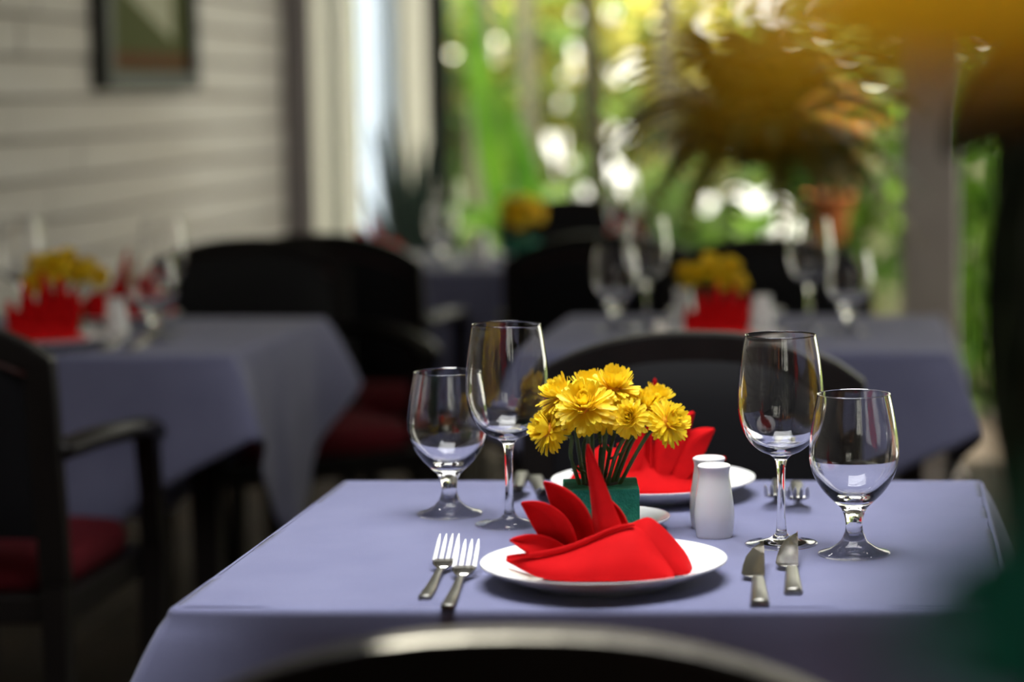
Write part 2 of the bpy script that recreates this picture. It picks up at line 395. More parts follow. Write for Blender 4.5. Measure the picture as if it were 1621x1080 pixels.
# ------------------------------------------------------------------ chairs
def make_chair():
    t = empty('armchair')
    def arch(x, hw, ztop, rise): return ztop - rise * (abs(x) / hw) ** 2.4
    hw = .235
    # back frame: two raked posts joined by an arched top rail
    def yb(z): return -.235 - .10 * (z - .44)
    path = [(-hw, yb(.44), .44), (-hw, yb(.60), .60), (-hw, yb(.76), .76)]
    for i in range(17):
        x = -hw + 2 * hw * i / 16; z = arch(x, hw,   .875, .06); path.append((x, yb(z), z))
    path += [(hw, yb(.76), .76), (hw, yb(.60), .60), (hw, yb(.44), .44)]
    rings = []
    for i, p in enumerate(path):
        p = Vector(p); t_ = (Vector(path[min(i + 1, len(path) - 1)]) - Vector(path[max(i - 1, 0)])).normalized()
        s_ = t_.cross(Vector((0, 1, 0))).normalized()
        rings.append([p + s_ * a + Vector((0, b, 0)) for a, b in ((-.024, -.018), (.024, -.018), (.024, .018), (-.024, .018))])
    MB().loft(rings).build('back_frame', 'darkwood', t, False, bevel=.005)
    ph_ = hw - .02
    fr, bk = [], []
    for j in range(11):
        row, row2 = [], []
        for i in range(13):
            x = -ph_ + 2 * ph_ * i / 12; zt = arch(x, hw, .866, .058); z = .52 + (zt - .52) * j / 10
            bul = .022 * (1 - (2 * i / 12 - 1) ** 4) * (1 - (2 * j / 10 - 1) ** 4)
            row.append((x, yb(z) + .012 + bul, z)); row2.append((x, yb(z) - .012 - bul * .6, z))
        fr.append(row); bk.append(row2)
    edge = lambda g: [g[0][i] for i in range(13)] + [g[j][12] for j in range(1, 11)] + [g[10][i] for i in range(11, -1, -1)] + [g[j][0] for j in range(9, 0, -1)]
    bp = MB().grid(fr).grid([r[::-1] for r in bk]).loft([edge(fr), edge(bk)], cap=False).build('backrest', 'charcoal', t)
    for g, dy in ((fr, .003), (bk, -.003)):
        MB().tube([Vector(g[10][i]) + Vector((0, dy, -.022)) for i in range(13)], .0035, 6).build('piping', 'piping', bp)
    # seat
    MB().box((0, 0, .395), (.50, .47, .05)).build('seat_frame', 'darkwood', t, False, bevel=.006)
    rings = []
    for z, k in ((.42, .97), (.435, 1.0), (.46, 1.0), (.475, .96), (.483, .82), (.486, .5), (.487, .05)):
        ring = []
        for i in range(40):
            a = 2 * math.pi * i / 40; ca, sa = math.cos(a), math.sin(a)
            ring.append((math.copysign(abs(ca) ** .35, ca) * .235 * k, math.copysign(abs(sa) ** .35, sa) * .215 * k + .005, z))
        rings.append(ring)
    MB().loft(rings).build('seat', 'burgundy', t)
    for s_ in (-1, 1):
        MB().loft([[(s_ * .235 + a * .02, y + b * .02, z) for a, b in ((-1, -1), (1, -1), (1, 1), (-1, 1))] for y, z in ((-.26, 0), (-.235, .25), (-.235, .44))]).build('leg', 'darkwood', t, False)
        MB().loft([[(s_ * x + a * r_, .20 + b * r_, z) for a, b in ((-1, -1), (1, -1), (1, 1), (-1, 1))] for x, z, r_ in ((.255, 0, .016), (.262, .30, .021), (.268, .42, .022))]).build('leg', 'darkwood', t, False)
        ap = catmull([(s_ * .245, -.25, .665), (s_ * .275, -.12, .672), (s_ * .285, .02, .664), (s_ * .280, .14, .652), (s_ * .270, .20, .632)], 4)
        am = MB().tube(ap, .026, 10, (1.0, .72)).build('armrest', 'darkwood', t)
        MB().loft([[(s_ * x + a * r_, y + b * r_, z) for a, b in ((-1, -1), (1, -1), (1, 1), (-1, 1))] for x, y, z, r_ in ((.268, .20, .42, .020), (.272, .175, .53, .017), (.278, .14, .645, .019))]).build('arm_support', 'darkwood', am, False)
    return t
chair = make_chair()
CH = [((-.250, 1.89, 0), 0, 'blurred black armchair at the near edge of the foreground table'),
      ((TX, 3.35, 0), 180, 'black armchair with arched back directly behind the foreground table'),
      ((-1.615, 4.20, 0), 0, 'black armchair with burgundy seat in front of the left table'),
      ((-1.40, 5.66, 0), 215, 'black armchair turned sideways beyond the left table'),
      ((-1.42, 6.35, 0), 0, 'black armchair in front of the far table on its left'),
      ((-.70, 6.335, 0), 0, 'black armchair in front of the far table on its right'),
      ((TX, 5.62, 0), 180, 'black armchair behind the middle table beneath the hanging fern'),
      ((-1.02, 7.75, 0), 180, 'black armchair on the garden side of the far table')]
for loc, a, lab in CH: place(chair, loc, R(a), lab, 'chair', 'black armchairs')

# ------------------------------------------------------------------ table ware
def make_plate(r, h, name):
    pr = catmull([(0.0, .004), (r * .55, .004), (r * .66, .006), (r * .80, h * .55), (r * .93, h * .86), (r, h), (r * 1.004, h - .0016), (r * .985, h - .0034), (r * .82, h * .45), (r * .66, .0022), (r * .62, 0), (r * .58, 0), (r * .56, .0018), (0, .0018)], 4)
    return MB().lathe(pr, 72).build(name, 'china')
plate = make_plate(.125, .024, 'dinner_plate'); saucer = make_plate(.074, .017, 'side_plate')
def loops(parent, prof, n, names):
    """one closed glass surface cut into bands, each band a part"""
    for nm, a, b in names: MB().lathe(prof[a:b + 1], n).build(nm, 'glass', parent)
def make_wine():
    t = empty('wine_glass')
    foot = catmull([(.0, .0004), (.030, .0004), (.0385, .0), (.0400, .0010), (.0390, .0022), (.026, .0040), (.013, .0075), (.0070, .0130), (.0055, .0200)], 4)
    stem = catmull([(.0055, .0200), (.0047, .035), (.0045, .060), (.0050, .085), (.0068, .095)], 4)
    bowl = catmull([(.0068, .095), (.0120, .1005), (.0230, .1055), (.0345, .1155), (.0430, .1310), (.0470, .150), (.0476, .166), (.0462, .188), (.0430, .213), (.0396, .2325), (.0392, .2338), (.0385, .2336), (.0383, .2325), (.0418, .213), (.0450, .188), (.0464, .166), (.0458, .150), (.0418, .1325), (.0330, .1180), (.021, .1092), (.009, .1062), (0, .1058)], 4)
    for nm, p in (('foot', foot), ('stem', stem), ('bowl', bowl)): MB().lathe(p, 64).build(nm, 'glass', t)
    return t
def make_water():
    t = empty('water_goblet')
    foot = catmull([(.0, .0004), (.030, .0004), (.0370, .0), (.0383, .0014), (.0375, .0030), (.027, .0062), (.018, .0115), (.0135, .0160)], 4)
    stem = catmull([(.0135, .0160), (.0100, .0240), (.0090, .0320), (.0105, .0420), (.0140, .0500)], 4)
    bowl = catmull([(.0140, .0500), (.0220, .0575), (.0330, .0690), (.0420, .0835), (.0465, .0980), (.0474, .1100), (.0460, .1280), (.0425, .1500), (.0386, .1690), (.0386, .1708), (.0372, .1708), (.0368, .1690), (.0407, .1500), (.0443, .1280), (.0456, .1100), (.0447, .0985), (.0400, .0855), (.0305, .0730), (.019, .0640), (.008, .0605), (0, .0598)], 4)
    for nm, p in (('foot', foot), ('stem', stem), ('bowl', bowl)): MB().lathe(p, 64).build(nm, 'glass', t)
    return t
wine = make_wine(); water = make_water()
def make_shaker():
    t = empty('shaker')
    pr = catmull([(0, .0006), (.0185, .0006), (.0200, .0), (.0212, .0020), (.0232, .016), (.0236, .028), (.0222, .045), (.0196, .062), (.0180, .073), (.0184, .080), (.0196, .0838), (.0190, .0855)], 4)
    MB().lathe(pr, 48).build('body', 'china', t)
    cp = MB().lathe(catmull([(.0190, .0855), (.0165, .0868), (.010, .0876), (0, .0879)], 4), 48).build('cap', 'china', t)
    h = MB()
    for k in range(3): h.lathe([(0, .0001), (.0011, .0001)], 8, (.004 * math.cos(k * 2.1), .004 * math.sin(k * 2.1), .0881))
    h.build('holes', 'blackmetal', cp)
    return t
shaker = make_shaker()
def make_fork():
    t = empty('dinner_fork')   # handle end at origin, tines towards +y
    def zc(y): return .0032 + (.0 if y < .145 else .42 * (y - .145)) + .006 * max(0, 1 - abs(y - .12) / .05)
    rings = []
    for y, w_ in ((0, .0066), (.003, .0078), (.05, .0070), (.10, .0046), (.13, .0036), (.142, .0048), (.150, .0090), (.158, .0126), (.166, .0132)):
        z = zc(y); h = .0026 if y < .14 else .0014
        rings.append([(-w_, y, z), (-w_ * .8, y, z - h), (w_ * .8, y, z - h), (w_, y, z), (w_ * .8, y, z + h), (-w_ * .8, y, z + h)])
    MB().loft(rings[:6]).build('handle', 'steel_brushed', t)
    hd = MB().loft(rings[5:]).build('fork_head', 'steel', t)
    for k in range(4):
        x = (k - 1.5) * .0074
        g = [[(x + s_ * w_, y, zc(y) + dz) for s_, dz in ((-1, -.0012), (1, -.0012), (1, .0012), (-1, .0012))] for y, w_ in ((.164, .0026), (.185, .0024), (.205, .0019), (.2165, .0007))]
        MB().loft(g).build('tine', 'steel_tine', hd, False)
    return t
def make_knife():
    t = empty('table_knife')   # handle end at origin, blade towards +y, flat on the cloth
    rings = []
    for y, w_, h in ((0, .0088, .0034), (.003, .0098, .0040), (.06, .0085, .0040), (.115, .0070, .0034), (.122, .0066, .0028)):
        rings.append([(-w_, y, .0042 - h * .4), (-w_ * .75, y, .0042 - h), (w_ * .75, y, .0042 - h), (w_, y, .0042 - h * .4), (w_ * .7, y, .0042 + h), (-w_ * .7, y, .0042 + h)])
    MB().loft(rings).build('handle', 'steel_brushed', t)
    rows = []
    for y, a, b in ((.120, -.0066, .0066), (.124, -.014, .0068), (.131, -.0170, .0070), (.150, -.0155, .0072), (.175, -.0120, .0074), (.198, -.0045, .0074), (.210, .0030, .0074), (.214, .0062, .0072)):
        z = .006 + .20 * (y - .12)
        rows.append([(a, y, z - .0012), (b, y, z + .0002), (b, y, z + .0016), (a, y, z - .0004)])
    MB().loft(rows).build('blade', 'steel', t, False)
    return t
fork = make_fork(); knife = make_knife()

# ---- napkin folded into a fan of pointed leaves (local origin: centre of the plate well)
def make_napkin():
    t = empty('folded_napkin'); S = 1552.0; r_ = random.Random(3)
    def X(px): return (px - 957) / S
    def Z(py, y=0): return (912 - py) / 1540 - .2 * y * 0
    def body(st, yo, name):
        rings = []
        for (px, rz, yf, ybk, zb) in st:
            x = X(px); ring = []
            for k in range(8):
                u = k / 7      # front face from the plate up to the ridge, bulging towards the diner
                ring.append((x, yo - yf * (1 - u) ** .8 - .010 * math.sin(math.pi * u) * min(1, yf / .03), zb + (rz - zb) * u ** .92))
            ring.append((x, yo + .003, rz + .0008)); 
            for k in range(1, 7):
                u = k / 6
                ring.append((x, yo + .005 + ybk * u ** .8 + .006 * math.sin(math.pi * u) * min(1, ybk / .03), rz + (zb - rz) * u ** .92))
            rings.append(ring)
        return MB().loft(rings).build(name, 'napkin', t, True, sub=1)
    body([(799, .0195, .002, .002, .0165), (815, .022, .006, .004, .013), (843, .0225, .018, .012, .004), (870, .0255, .029, .02, .0012), (896, .0300, .036, .028, 0), (930, .0380, .040, .032, 0), (958, .0460, .042, .034, 0), (985, .0520, .041, .030, 0), (1006, .0545, .039, .024, 0), (1018, .0490, .037, .022, 0), (1036, .0365, .033, .02, 0), (1052, .0240, .028, .016, 0), (1064, .0130, .022, .012, 0), (1070, .005, .016, .008, 0)], 0, 'body_fold')
    body([(985, .050, .018, .022, .002), (1008, .0560, .026, .028, 0), (1024, .0605, .026, .030, 0), (1034, .0570, .026, .030, 0), (1054, .0455, .025, .028, 0), (1074, .0310, .022, .022, 0), (1089, .0175, .016, .016, 0), (1095, .0050, .010, .008, 0)], .018, 'cuff_fold')
    hem = [Vector((X(a), -.004 - .003 * math.sin(k * .6), b)) for k, (a, b) in enumerate(((803, .0215), (830, .0235), (860, .0255), (896, .0305), (930, .0385), (958, .0465), (985, .0525), (1006, .0550)))]
    hem = catmull(hem, 4)
    rings = []
    for i, p in enumerate(hem):
        wd = .0055 * math.sin(math.pi * min(1, (i + 2) / (len(hem) + 2))) ** .5 + .0008
        rings.append([p + Vector((0, -.0016, .0006)) + Vector((0, -.0024 * math.sin(a) * .8, wd * math.cos(a) * .55)) for a in [2 * math.pi * k / 10 for k in range(10)]])
    MB().loft(rings).build('folded_hem', 'napkin', t)
    def leaf(base, tip, bend, w_, crease, facing, prof, name='leaf_fold'):
        base, tip, bend = Vector(base), Vector(tip), Vector(bend); n = 14; rows = []
        for i in range(n + 1):
            u = i / n
            p = base * (1 - u) ** 2 + bend * 2 * u * (1 - u) + tip * u * u
            d = (base * (-2 * (1 - u)) + bend * (2 - 4 * u) + tip * 2 * u).normalized()
            nrm = Vector(facing).normalized(); side = d.cross(nrm).normalized(); nrm = side.cross(d).normalized()
            hw = w_ * prof(u); row = []
            for j in range(9):
                v = j / 4 - 1
                row.append(p + side * v * hw - nrm * (crease * hw * (1 - abs(v) ** 1.3)) + nrm * .0012 * math.sin(5 * u + 3 * v))
            rows.append(row)
        return MB().grid(rows).build(name, 'napkin', t, True, solid=.0022, sub=1)
    blade = lambda u: max(.03, math.sin(math.pi * (.22 + .78 * u)) ** .85) if u < 1 else .03
    tall = lambda u: max(.04, (1 - u) ** .75 * (1 - .25 * math.sin(math.pi * u)))
    leaf((X(893), .004, .022), (X(811), -.012, Z(849)), (X(850), .0, Z(858)), .0125, .45, (-.1, -1, .45), blade)
    leaf((X(897), .008, .020), (X(826), .004, Z(794)), (X(872), .010, Z(815)), .0185, .55, (-.35, -1, .1), blade)
    leaf((X(926), .010, .024), (X(861), .010, Z(762)), (X(905), .014, Z(800)), .0175, .65, (-.30, -1, .15), blade)
    leaf((X(966), .012, .030), (X(931), .012, Z(702)), (X(945), .014, Z(765)), .0200, -.75, (-.25, -1, .05), tall)
    leaf((X(985), .018, .020), (X(955), .024, Z(790)), (X(965), .020, Z(820)), .014, .5, (-.1, -1, .1), blade)
    return t
def make_upright():
    t = empty('folded_napkin')
    rings = []
    for x, rz, yd in ((-.075, .012, .004), (-.07, .030, .016), (-.045, .034, .030), (-.015, .036, .036), (.02, .036, .036), (.05, .026, .028), (.07, .012, .014), (.078, .004, .004)):
        rings.append([(x, -yd * math.cos(math.pi * k / 10) * 1.0, .0002 + rz * math.sin(math.pi * k / 10) ** .7) for k in range(11)])
    MB().loft(rings).build('body_fold', 'napkin', t, True, sub=1)
    for (x, tx, tz, w_, yo) in ((-.052, -.062, .072, .013, 0), (-.032, -.036, .104, .015, .004), (-.006, -.006, .118, .016, .008), (.018, .024, .112, .016, .006), (.036, .050, .096, .014, .002)):
        rows = []
        for i in range(13):
            u = i / 12; hw = w_ * max(.05, (1 - u ** 3) * (.75 + .35 * math.sin(math.pi * u)))
            rows.append([(x + (tx - x) * u + v * hw, yo - .010 + .018 * abs(v) + .004 * math.sin(3 * u), .012 + (tz - .012) * u) for v in (-1, -.7, -.35, 0, .35, .7, 1)])
        MB().grid(rows).build('leaf_fold', 'napkin', t, True, solid=.0022, sub=1)
    return t
napkin = make_napkin(); upright = make_upright()

# ---- yellow chrysanthemums in a block of green floral foam (local origin: block base centre)
def bloom_mesh(r, seed):
    rnd = random.Random(seed); b = MB()
    for (n, ln, tilt, wd, z0) in ((26, .95, -.30, .085, 0), (32, 1.03, -.02, .085, .02), (32, 1.0, .24, .085, .05), (30, .92, .48, .08, .07), (26, .82, .72, .08, .08), (20, .70, .96, .075, .09), (14, .58, 1.18, .07, .10), (8, .5, 1.38, .06, .10)):
        off = rnd.uniform(0, 6)
        for k in range(n):
            a = off + 2 * math.pi * k / n + rnd.uniform(-.12, .12); tl = tilt + rnd.uniform(-.16, .16); L = ln * r * rnd.uniform(.88, 1.08)
            ca, sa = math.cos(a), math.sin(a); rows = []
            for i, (u, wf) in enumerate(((.05, .35), (.35, .9), (.7, 1.15), (.92, 1.0), (1.0, .5))):
                el = tl + .35 * u * (1 if tilt > .3 else -.3)
                rad = L * u * math.cos(el); z = z0 * r + L * u * math.sin(el); w_ = wd * r * wf
                rows.append([(ca * rad - sa * s_ * w_, sa * rad + ca * s_ * w_, z + abs(s_) * .035 * r) for s_ in (-1, 0, 1)])
            b.grid(rows)
    return b
def make_flowers():
    t = empty('flower_arrangement')
    OR = at_z(952, 836, TZ + .004)
    b = MB(); hx, h = .0425, .050
    rings = []
    for z, k in ((0, .985), (.001, 1), (h - .002, 1), (h, .985)):
        ring = []
        for q, (sx, sy) in enumerate(((1, -1), (1, 1), (-1, 1), (-1, -1))):
            qx, qy = ((1, 1), (-1, 1), (-1, -1), (1, -1))[q]
            for u in [i / 6 for i in range(6)]:
                ring.append((hx * k * (sx + (qx - sx) * u) + random.uniform(-.0006, .0006), hx * k * (sy + (qy - sy) * u) + random.uniform(-.0006, .0006), z))
        rings.append(ring)
    fo = b.loft(rings).build('foam_block', 'foam', t, False); fo.rotation_euler = (0, 0, R(8))
    hole = MB().lathe([(0, .0004), (.020, .0004), (.022, 0)], 20, (.0, .004, h)).build('wet_hollow', 'soil', fo)
    y0 = OR.y
    spec = [  # px, py, depth offset, radius, facing
        (892, 634, -.010, .0275, (-.55, -.25, .9)), (926, 648, -.045, .0310, (.0, -.75, .75)), (970, 622, -.005, .0285, (.15, -.25, 1)),
        (873, 684, -.025, .0250, (-.85, -.45, .35)), (999, 664, -.040, .0200, (-.15, -.9, .35)), (1020, 650, .015, .0240, (.30, -.1, .9)),
        (1054, 672, -.015, .0250, (.75, -.45, .45)), (934, 624, .030, .0280, (-.1, .2, 1)), (960, 656, .005, .0240, (.3, -.4, .6)),
        (905, 660, .020, .0260, (-.7, .1, .5)), (1038, 640, .030, .0230, (.4, .2, .9)), (985, 645, .035, .0240, (.1, .5, .9))]
    for i, (px, py, dy, r, fc) in enumerate(spec):
        c_ = at_y(px, py, y0 + dy) - OR
        q = Vector(fc).normalized().to_track_quat('Z', 'Y')
        r *= 1.12; bl = bloom_mesh(r, i).build('bloom', 'yellow', t); bl.location = c_; bl.rotation_euler = q.to_euler()
        MB().lathe(catmull([(r * .30, .02 * r), (r * .30, .20 * r), (r * .2, .28 * r), (0, .30 * r)], 3), 14).build('core', 'yellow_core', bl)
        MB().lathe(catmull([(.0012, -.34 * r), (.16 * r, -.30 * r), (.30 * r, -.10 * r), (.24 * r, .04 * r)], 3), 12).build('calyx', 'stem', bl)
        n_ = Vector(fc).normalized(); end = c_ - n_ * r * .32
        base = Vector((max(-.02, min(.024, c_.x * .28 - .006)), .004 + dy * .25, h - .012))
        mid = base.lerp(end, .6) + Vector((-(end.x - base.x) * .12, 0, .0)) ; pre = end - n_ * .016
        MB().tube(catmull([base, mid, pre, end], 5), .0024, 6).build('stem', 'stem', t)
    rnd = random.Random(5)
    for k in range(16):
        a = rnd.uniform(0, 6.28); z = rnd.uniform(h, h + .075); p = Vector((rnd.uniform(-.022, .026), rnd.uniform(-.012, .012), z))
        d = Vector((math.cos(a), math.sin(a) * .6, rnd.uniform(.1, 1.0))).normalized(); s_ = d.cross(Vector((0, 0, 1))).normalized(); L = rnd.uniform(.012, .024)
        MB().grid([[p + d * L * u - s_ * w_ * L, p + d * L * u + Vector((0, 0, .08 * L)), p + d * L * u + s_ * w_ * L] for u, w_ in ((0, .04), (.35, .22), (.7, .18), (1, .02))]).build('leaf', 'sprig', t)
    return t, OR
flowers, FO = make_flowers()

# ---- laying the tables
TC = TZ + .0009
def on(px, py): return at_z(px, py, TC)
# foreground table, from the photograph
PF = on(957, 921); PB = on(1035, 786)
place(plate, (PF.x, PF.y, TC), 0, 'round white dinner plate nearest the camera under the sharp red napkin', 'plate', 'white dinner plates')
place(plate, (PB.x, PB.y, TC), 0, 'round white dinner plate behind the salt and pepper shakers', 'plate', 'white dinner plates')
place(napkin, (PF.x, PF.y, TC + .0045), 0, 'red napkin folded into pointed leaves on the nearest plate', 'napkin', 'folded red napkins')
place(napkin, (PB.x - .012, PB.y, TC + .0045), R(174), 'red napkin folded into pointed leaves behind the yellow flowers', 'napkin', 'folded red napkins', 1.06)
place(saucer, (FO.x + .004, FO.y, TC), 0, 'small white plate under the sharp green foam block', 'plate', 'small flower plates')
place(flowers, (FO.x, FO.y, TC + .0042), 0, 'yellow chrysanthemums in green floral foam on the foreground table', 'flowers', 'yellow table flowers')
GW = 'wine glasses'; GG = 'water goblets'; GS = 'white shakers'; GF = 'dinner forks'; GK = 'table knives'
place(wine, on(807, 831), 0, 'tall clear wine glass left of the foreground yellow flowers', 'glass', GW)
place(wine, on(1237, 862), R(40), 'tall clear wine glass right of the foreground shakers', 'glass', GW)
place(water, on(712, 815), 0, 'short clear water goblet leftmost on the foreground table', 'glass', GG)
place(water, on(1352, 878), R(40), 'short clear water goblet rightmost on the foreground table', 'glass', GG, 1.03)
place(shaker, on(1131, 850), 0, 'white porcelain shaker in front of its twin on foreground table', 'shaker', GS, .96)
place(shaker, on(1123, 836), R(50), 'white porcelain shaker half hidden behind its twin on foreground table', 'shaker', GS, .96)
def lay(proto, a, b, label, cat, grp, sc=1):
    p, q = on(*a), on(*b); d = q - p
    place(proto, p, math.atan2(-d.x, d.y), label, cat, grp, sc)
lay(fork, (672, 951), (716, 885), 'steel fork farther left of the nearest plate', 'fork', GF, .9)
lay(fork, (708, 966), (749, 890), 'steel fork right beside the nearest plate on its left', 'fork', GF, .93)
lay(knife, (1203, 962), (1198, 890), 'steel knife with broad blade nearer the front plate', 'knife', GK)
lay(knife, (1256, 944), (1252, 880), 'steel knife in front of the tall right wine glass foot', 'knife', GK)
def lay_back(proto, tip, handle, L, label, cat, grp):      # laid for the guest opposite
    p, q = on(*tip), on(*handle); d = (q - p).normalized(); o = p + d * L
    place(proto, o, math.atan2(d.x, -d.y), label, cat, grp)
lay_back(fork, (1226, 812), (1229, 790), .2165, 'steel fork pointing at the camera behind right wine glass stem', 'fork', GF)
lay_back(fork, (1264, 816), (1262, 790), .2165, 'steel fork pointing at the camera left of rightmost goblet', 'fork', GF)
lay_back(knife, (866, 806), (852, 770), .214, 'steel knife left of the rear plate beside yellow flowers', 'knife', GK)
lay_back(knife, (812, 800), (822, 770), .214, 'steel knife behind the left wine glass stem', 'knife', GK)

# middle table
def onf(px, y): p = at_y(px, 500, y); return Vector((p.x, y, TC))
T = 'on the blurred middle table'
P1 = onf(1142, 4.70); P2 = onf(1150, 5.20)
place(plate, P1, 0, 'white dinner plate under the red napkin ' + T, 'plate', 'white dinner plates')
place(upright, P1 + Vector((0, 0, .0045)), R(10), 'red napkin standing upright ' + T, 'napkin', 'folded red napkins', 1.05)
place(plate, P2, 0, 'white dinner plate behind the flowers ' + T, 'plate', 'white dinner plates')
FM = onf(1130, 4.93)
place(saucer, FM, 0, 'small white plate under foam block ' + T, 'plate', 'small flower plates')
place(flowers, FM + Vector((0, 0, .0042)), R(150), 'yellow flowers above the red napkin ' + T, 'flowers', 'yellow table flowers', .88)
place(shaker, onf(1207, 4.86), 0, 'white shaker right of the red napkin ' + T, 'shaker', GS)
place(shaker, onf(1082, 5.02), 0, 'white shaker left of the red napkin ' + T, 'shaker', GS)
place(water, onf(975, 4.98), 0, 'water goblet at the left ' + T, 'glass', GG, 1.02)
place(wine, onf(1025, 5.06), 0, 'wine glass beside the left goblet ' + T, 'glass', GW)
place(wine, onf(1282, 4.98), 0, 'wine glass right of the shaker ' + T, 'glass', GW)
place(water, onf(1345, 4.90), 0, 'water goblet at the right in front of the pillar ' + T, 'glass', GG)
place(fork, onf(1022, 4.66), R(-4), 'steel fork left of the napkin ' + T, 'fork', GF)
place(knife, onf(1240, 4.64), R(3), 'steel knife right of the napkin ' + T, 'knife', GK)
# left table
T = 'on the left table by the plank wall'
P1 = onf(70, 4.66); P2 = onf(190, 5.14)
place(plate, P1, 0, 'white dinner plate at the near edge ' + T, 'plate', 'white dinner plates')
place(upright, P1 + Vector((0, 0, .0045)), R(-6), 'red napkin standing on the near plate ' + T, 'napkin', 'folded red napkins', 1.2)
place(plate, P2, 0, 'white dinner plate behind the shaker ' + T, 'plate', 'white dinner plates')
place(napkin, P2 + Vector((0, 0, .0045)), R(200), 'red napkin with tall tip behind the shaker ' + T, 'napkin', 'folded red napkins', 1.15)
FM = onf(96, 4.90)
place(saucer, FM, 0, 'small white plate under foam block ' + T, 'plate', 'small flower plates')
place(flowers, FM + Vector((0, 0, .0042)), R(20), 'yellow flowers behind the red napkin ' + T, 'flowers', 'yellow table flowers', .94)
place(shaker, onf(184, 4.80), 0, 'white shaker between the two red napkins ' + T, 'shaker', GS)
place(water, onf(245, 4.78), 0, 'water goblet nearest the right edge ' + T, 'glass', GG)
place(wine, onf(262, 4.96), 0, 'wine glass behind the right goblet ' + T, 'glass', GW)
place(wine, onf(36, 5.0), 0, 'wine glass farthest left ' + T, 'glass', GW)
place(knife, onf(160, 4.60), R(4), 'steel knife right of the near plate ' + T, 'knife', GK)
place(knife, onf(205, 4.62), R(2), 'steel knife below the right goblet ' + T, 'knife', GK)
# far table
T = 'on the far table near the garden'
P1 = onf(603, 6.86); P2 = onf(968, 7.0)
place(plate, P1, 0, 'white dinner plate under the left napkin ' + T, 'plate', 'white dinner plates')
place(napkin, P1 + Vector((0, 0, .0045)), R(30), 'red napkin left of the glasses ' + T, 'napkin', 'folded red napkins', 1.1)
place(plate, P2, 0, 'white dinner plate under the right napkin ' + T, 'plate', 'white dinner plates')
place(napkin, P2 + Vector((0, 0, .0045)), R(190), 'red napkin right of the flowers ' + T, 'napkin', 'folded red napkins', 1.1)
FM = onf(826, 7.1)
place(saucer, FM, 0, 'small white plate under foam block ' + T, 'plate', 'small flower plates')
place(flowers, FM + Vector((0, 0, .0042)), R(70), 'yellow flowers between the two napkins ' + T, 'flowers', 'yellow table flowers')
place(wine, onf(714, 6.98), 0, 'wine glass left of the flowers ' + T, 'glass', GW)
place(water, onf(704, 6.79), 0, 'water goblet beside the left napkin ' + T, 'glass', GG)
place(shaker, onf(765, 6.92), 0, 'white shaker left of the flowers ' + T, 'shaker', GS)
place(wine, onf(988, 6.77), 0, 'wine glass right of the right napkin ' + T, 'glass', GW)

# ------------------------------------------------------------------ garden
struct(MB().box((0, 14.7, -.16), (40, 10.4, .1)).build('ground', 'ground', smooth=False))
SPOTS = [(1000, 105, 17), (980, 118, 10), (880, 222, 14), (858, 220, 9), (888, 256, 14), (975, 205, 12), (990, 212, 10), (985, 298, 15), (960, 250, 8), (973, 268, 14), (918, 325, 12), (905, 350, 12), (930, 300, 9), (940, 345, 8),
         (1185, 318, 11), (1170, 306, 9), (1238, 326, 13), (1215, 318, 10), (1262, 330, 9), (1240, 368, 13), (1262, 378, 10), (1222, 376, 8), (1118, 318, 10), (890, 160, 8), (1108, 50, 10), (790, 75, 10), (1225, 12, 14), (1180, 8, 10), (912, 78, 8), (905, 115, 8), (920, 20, 9), (1065, 150, 8), (1130, 90, 9), (970, 30, 8), (1550, 265, 10), (1545, 400, 8)]
def project(p):
    v = Vector(p) - Vector((0, 0, CAMZ)); cz = v.y * math.cos(TH) - v.z * math.sin(TH); cy = v.y * math.sin(TH) + v.z * math.cos(TH)
    return CX + F * v.x / cz, CY - F * cy / cz
def shrub(name, label, cat, c, rad, n, size, m, seed, group='garden shrubs', trunk=True, z0=-.1):
    """leafy bush: clumped leaf blades round branching stems; open where daylight breaks through"""
    rnd = random.Random(seed); t = tag(empty(name, (c[0], c[1], z0)), label, cat, group); b = MB()
    clumps = []
    for _ in range(26):
        d = Vector((rnd.gauss(0, .5), rnd.gauss(0, .5), rnd.gauss(0, .5)))
        if d.length > 1: d.normalize()
        clumps.append(Vector((d.x * rad[0], d.y * rad[1], c[2] - z0 + d.z * rad[2])))
    O = Vector((c[0], c[1], z0))
    for _ in range(n):
        q = rnd.choice(clumps); p = q + Vector((rnd.gauss(0, .22) * rad[0], rnd.gauss(0, .22) * rad[1], rnd.gauss(0, .22) * rad[2]))
        if p.z < .02: continue
        d = Vector((rnd.gauss(0, 1), rnd.gauss(0, 1), rnd.gauss(-.3, .7))).normalized(); s_ = d.cross(Vector((rnd.gauss(0, 1), rnd.gauss(0, 1), 1))).normalized(); L = size * rnd.uniform(.6, 1.3)
        u, v = project(O + p + d * L * .5)
        if any((u - a) ** 2 + (v - b_) ** 2 < (r + 12) ** 2 for a, b_, r in SPOTS): continue
        b.grid([[p - s_ * .08 * L, p + s_ * .08 * L], [p + d * L * .5 - s_ * .26 * L, p + d * L * .5 + s_ * .26 * L], [p + d * L - s_ * .02 * L + Vector((0, 0, -.15 * L)), p + d * L + s_ * .02 * L + Vector((0, 0, -.15 * L))]])
    fo = b.build('foliage', m, t, False); fo['kind'] = 'stuff'
    if trunk:
        for q in clumps[:5]:
            MB().tube(catmull([(0, 0, 0), (q.x * .3, q.y * .3, q.z * .5), tuple(q)], 4), [.02 - .0012 * k for k in range(9)], 6).build('branch', 'bark', t)
    return t
def X_(px, y): return (px - CX) * y / F
def Zy(py, y): return at_y(CX, py, y).z
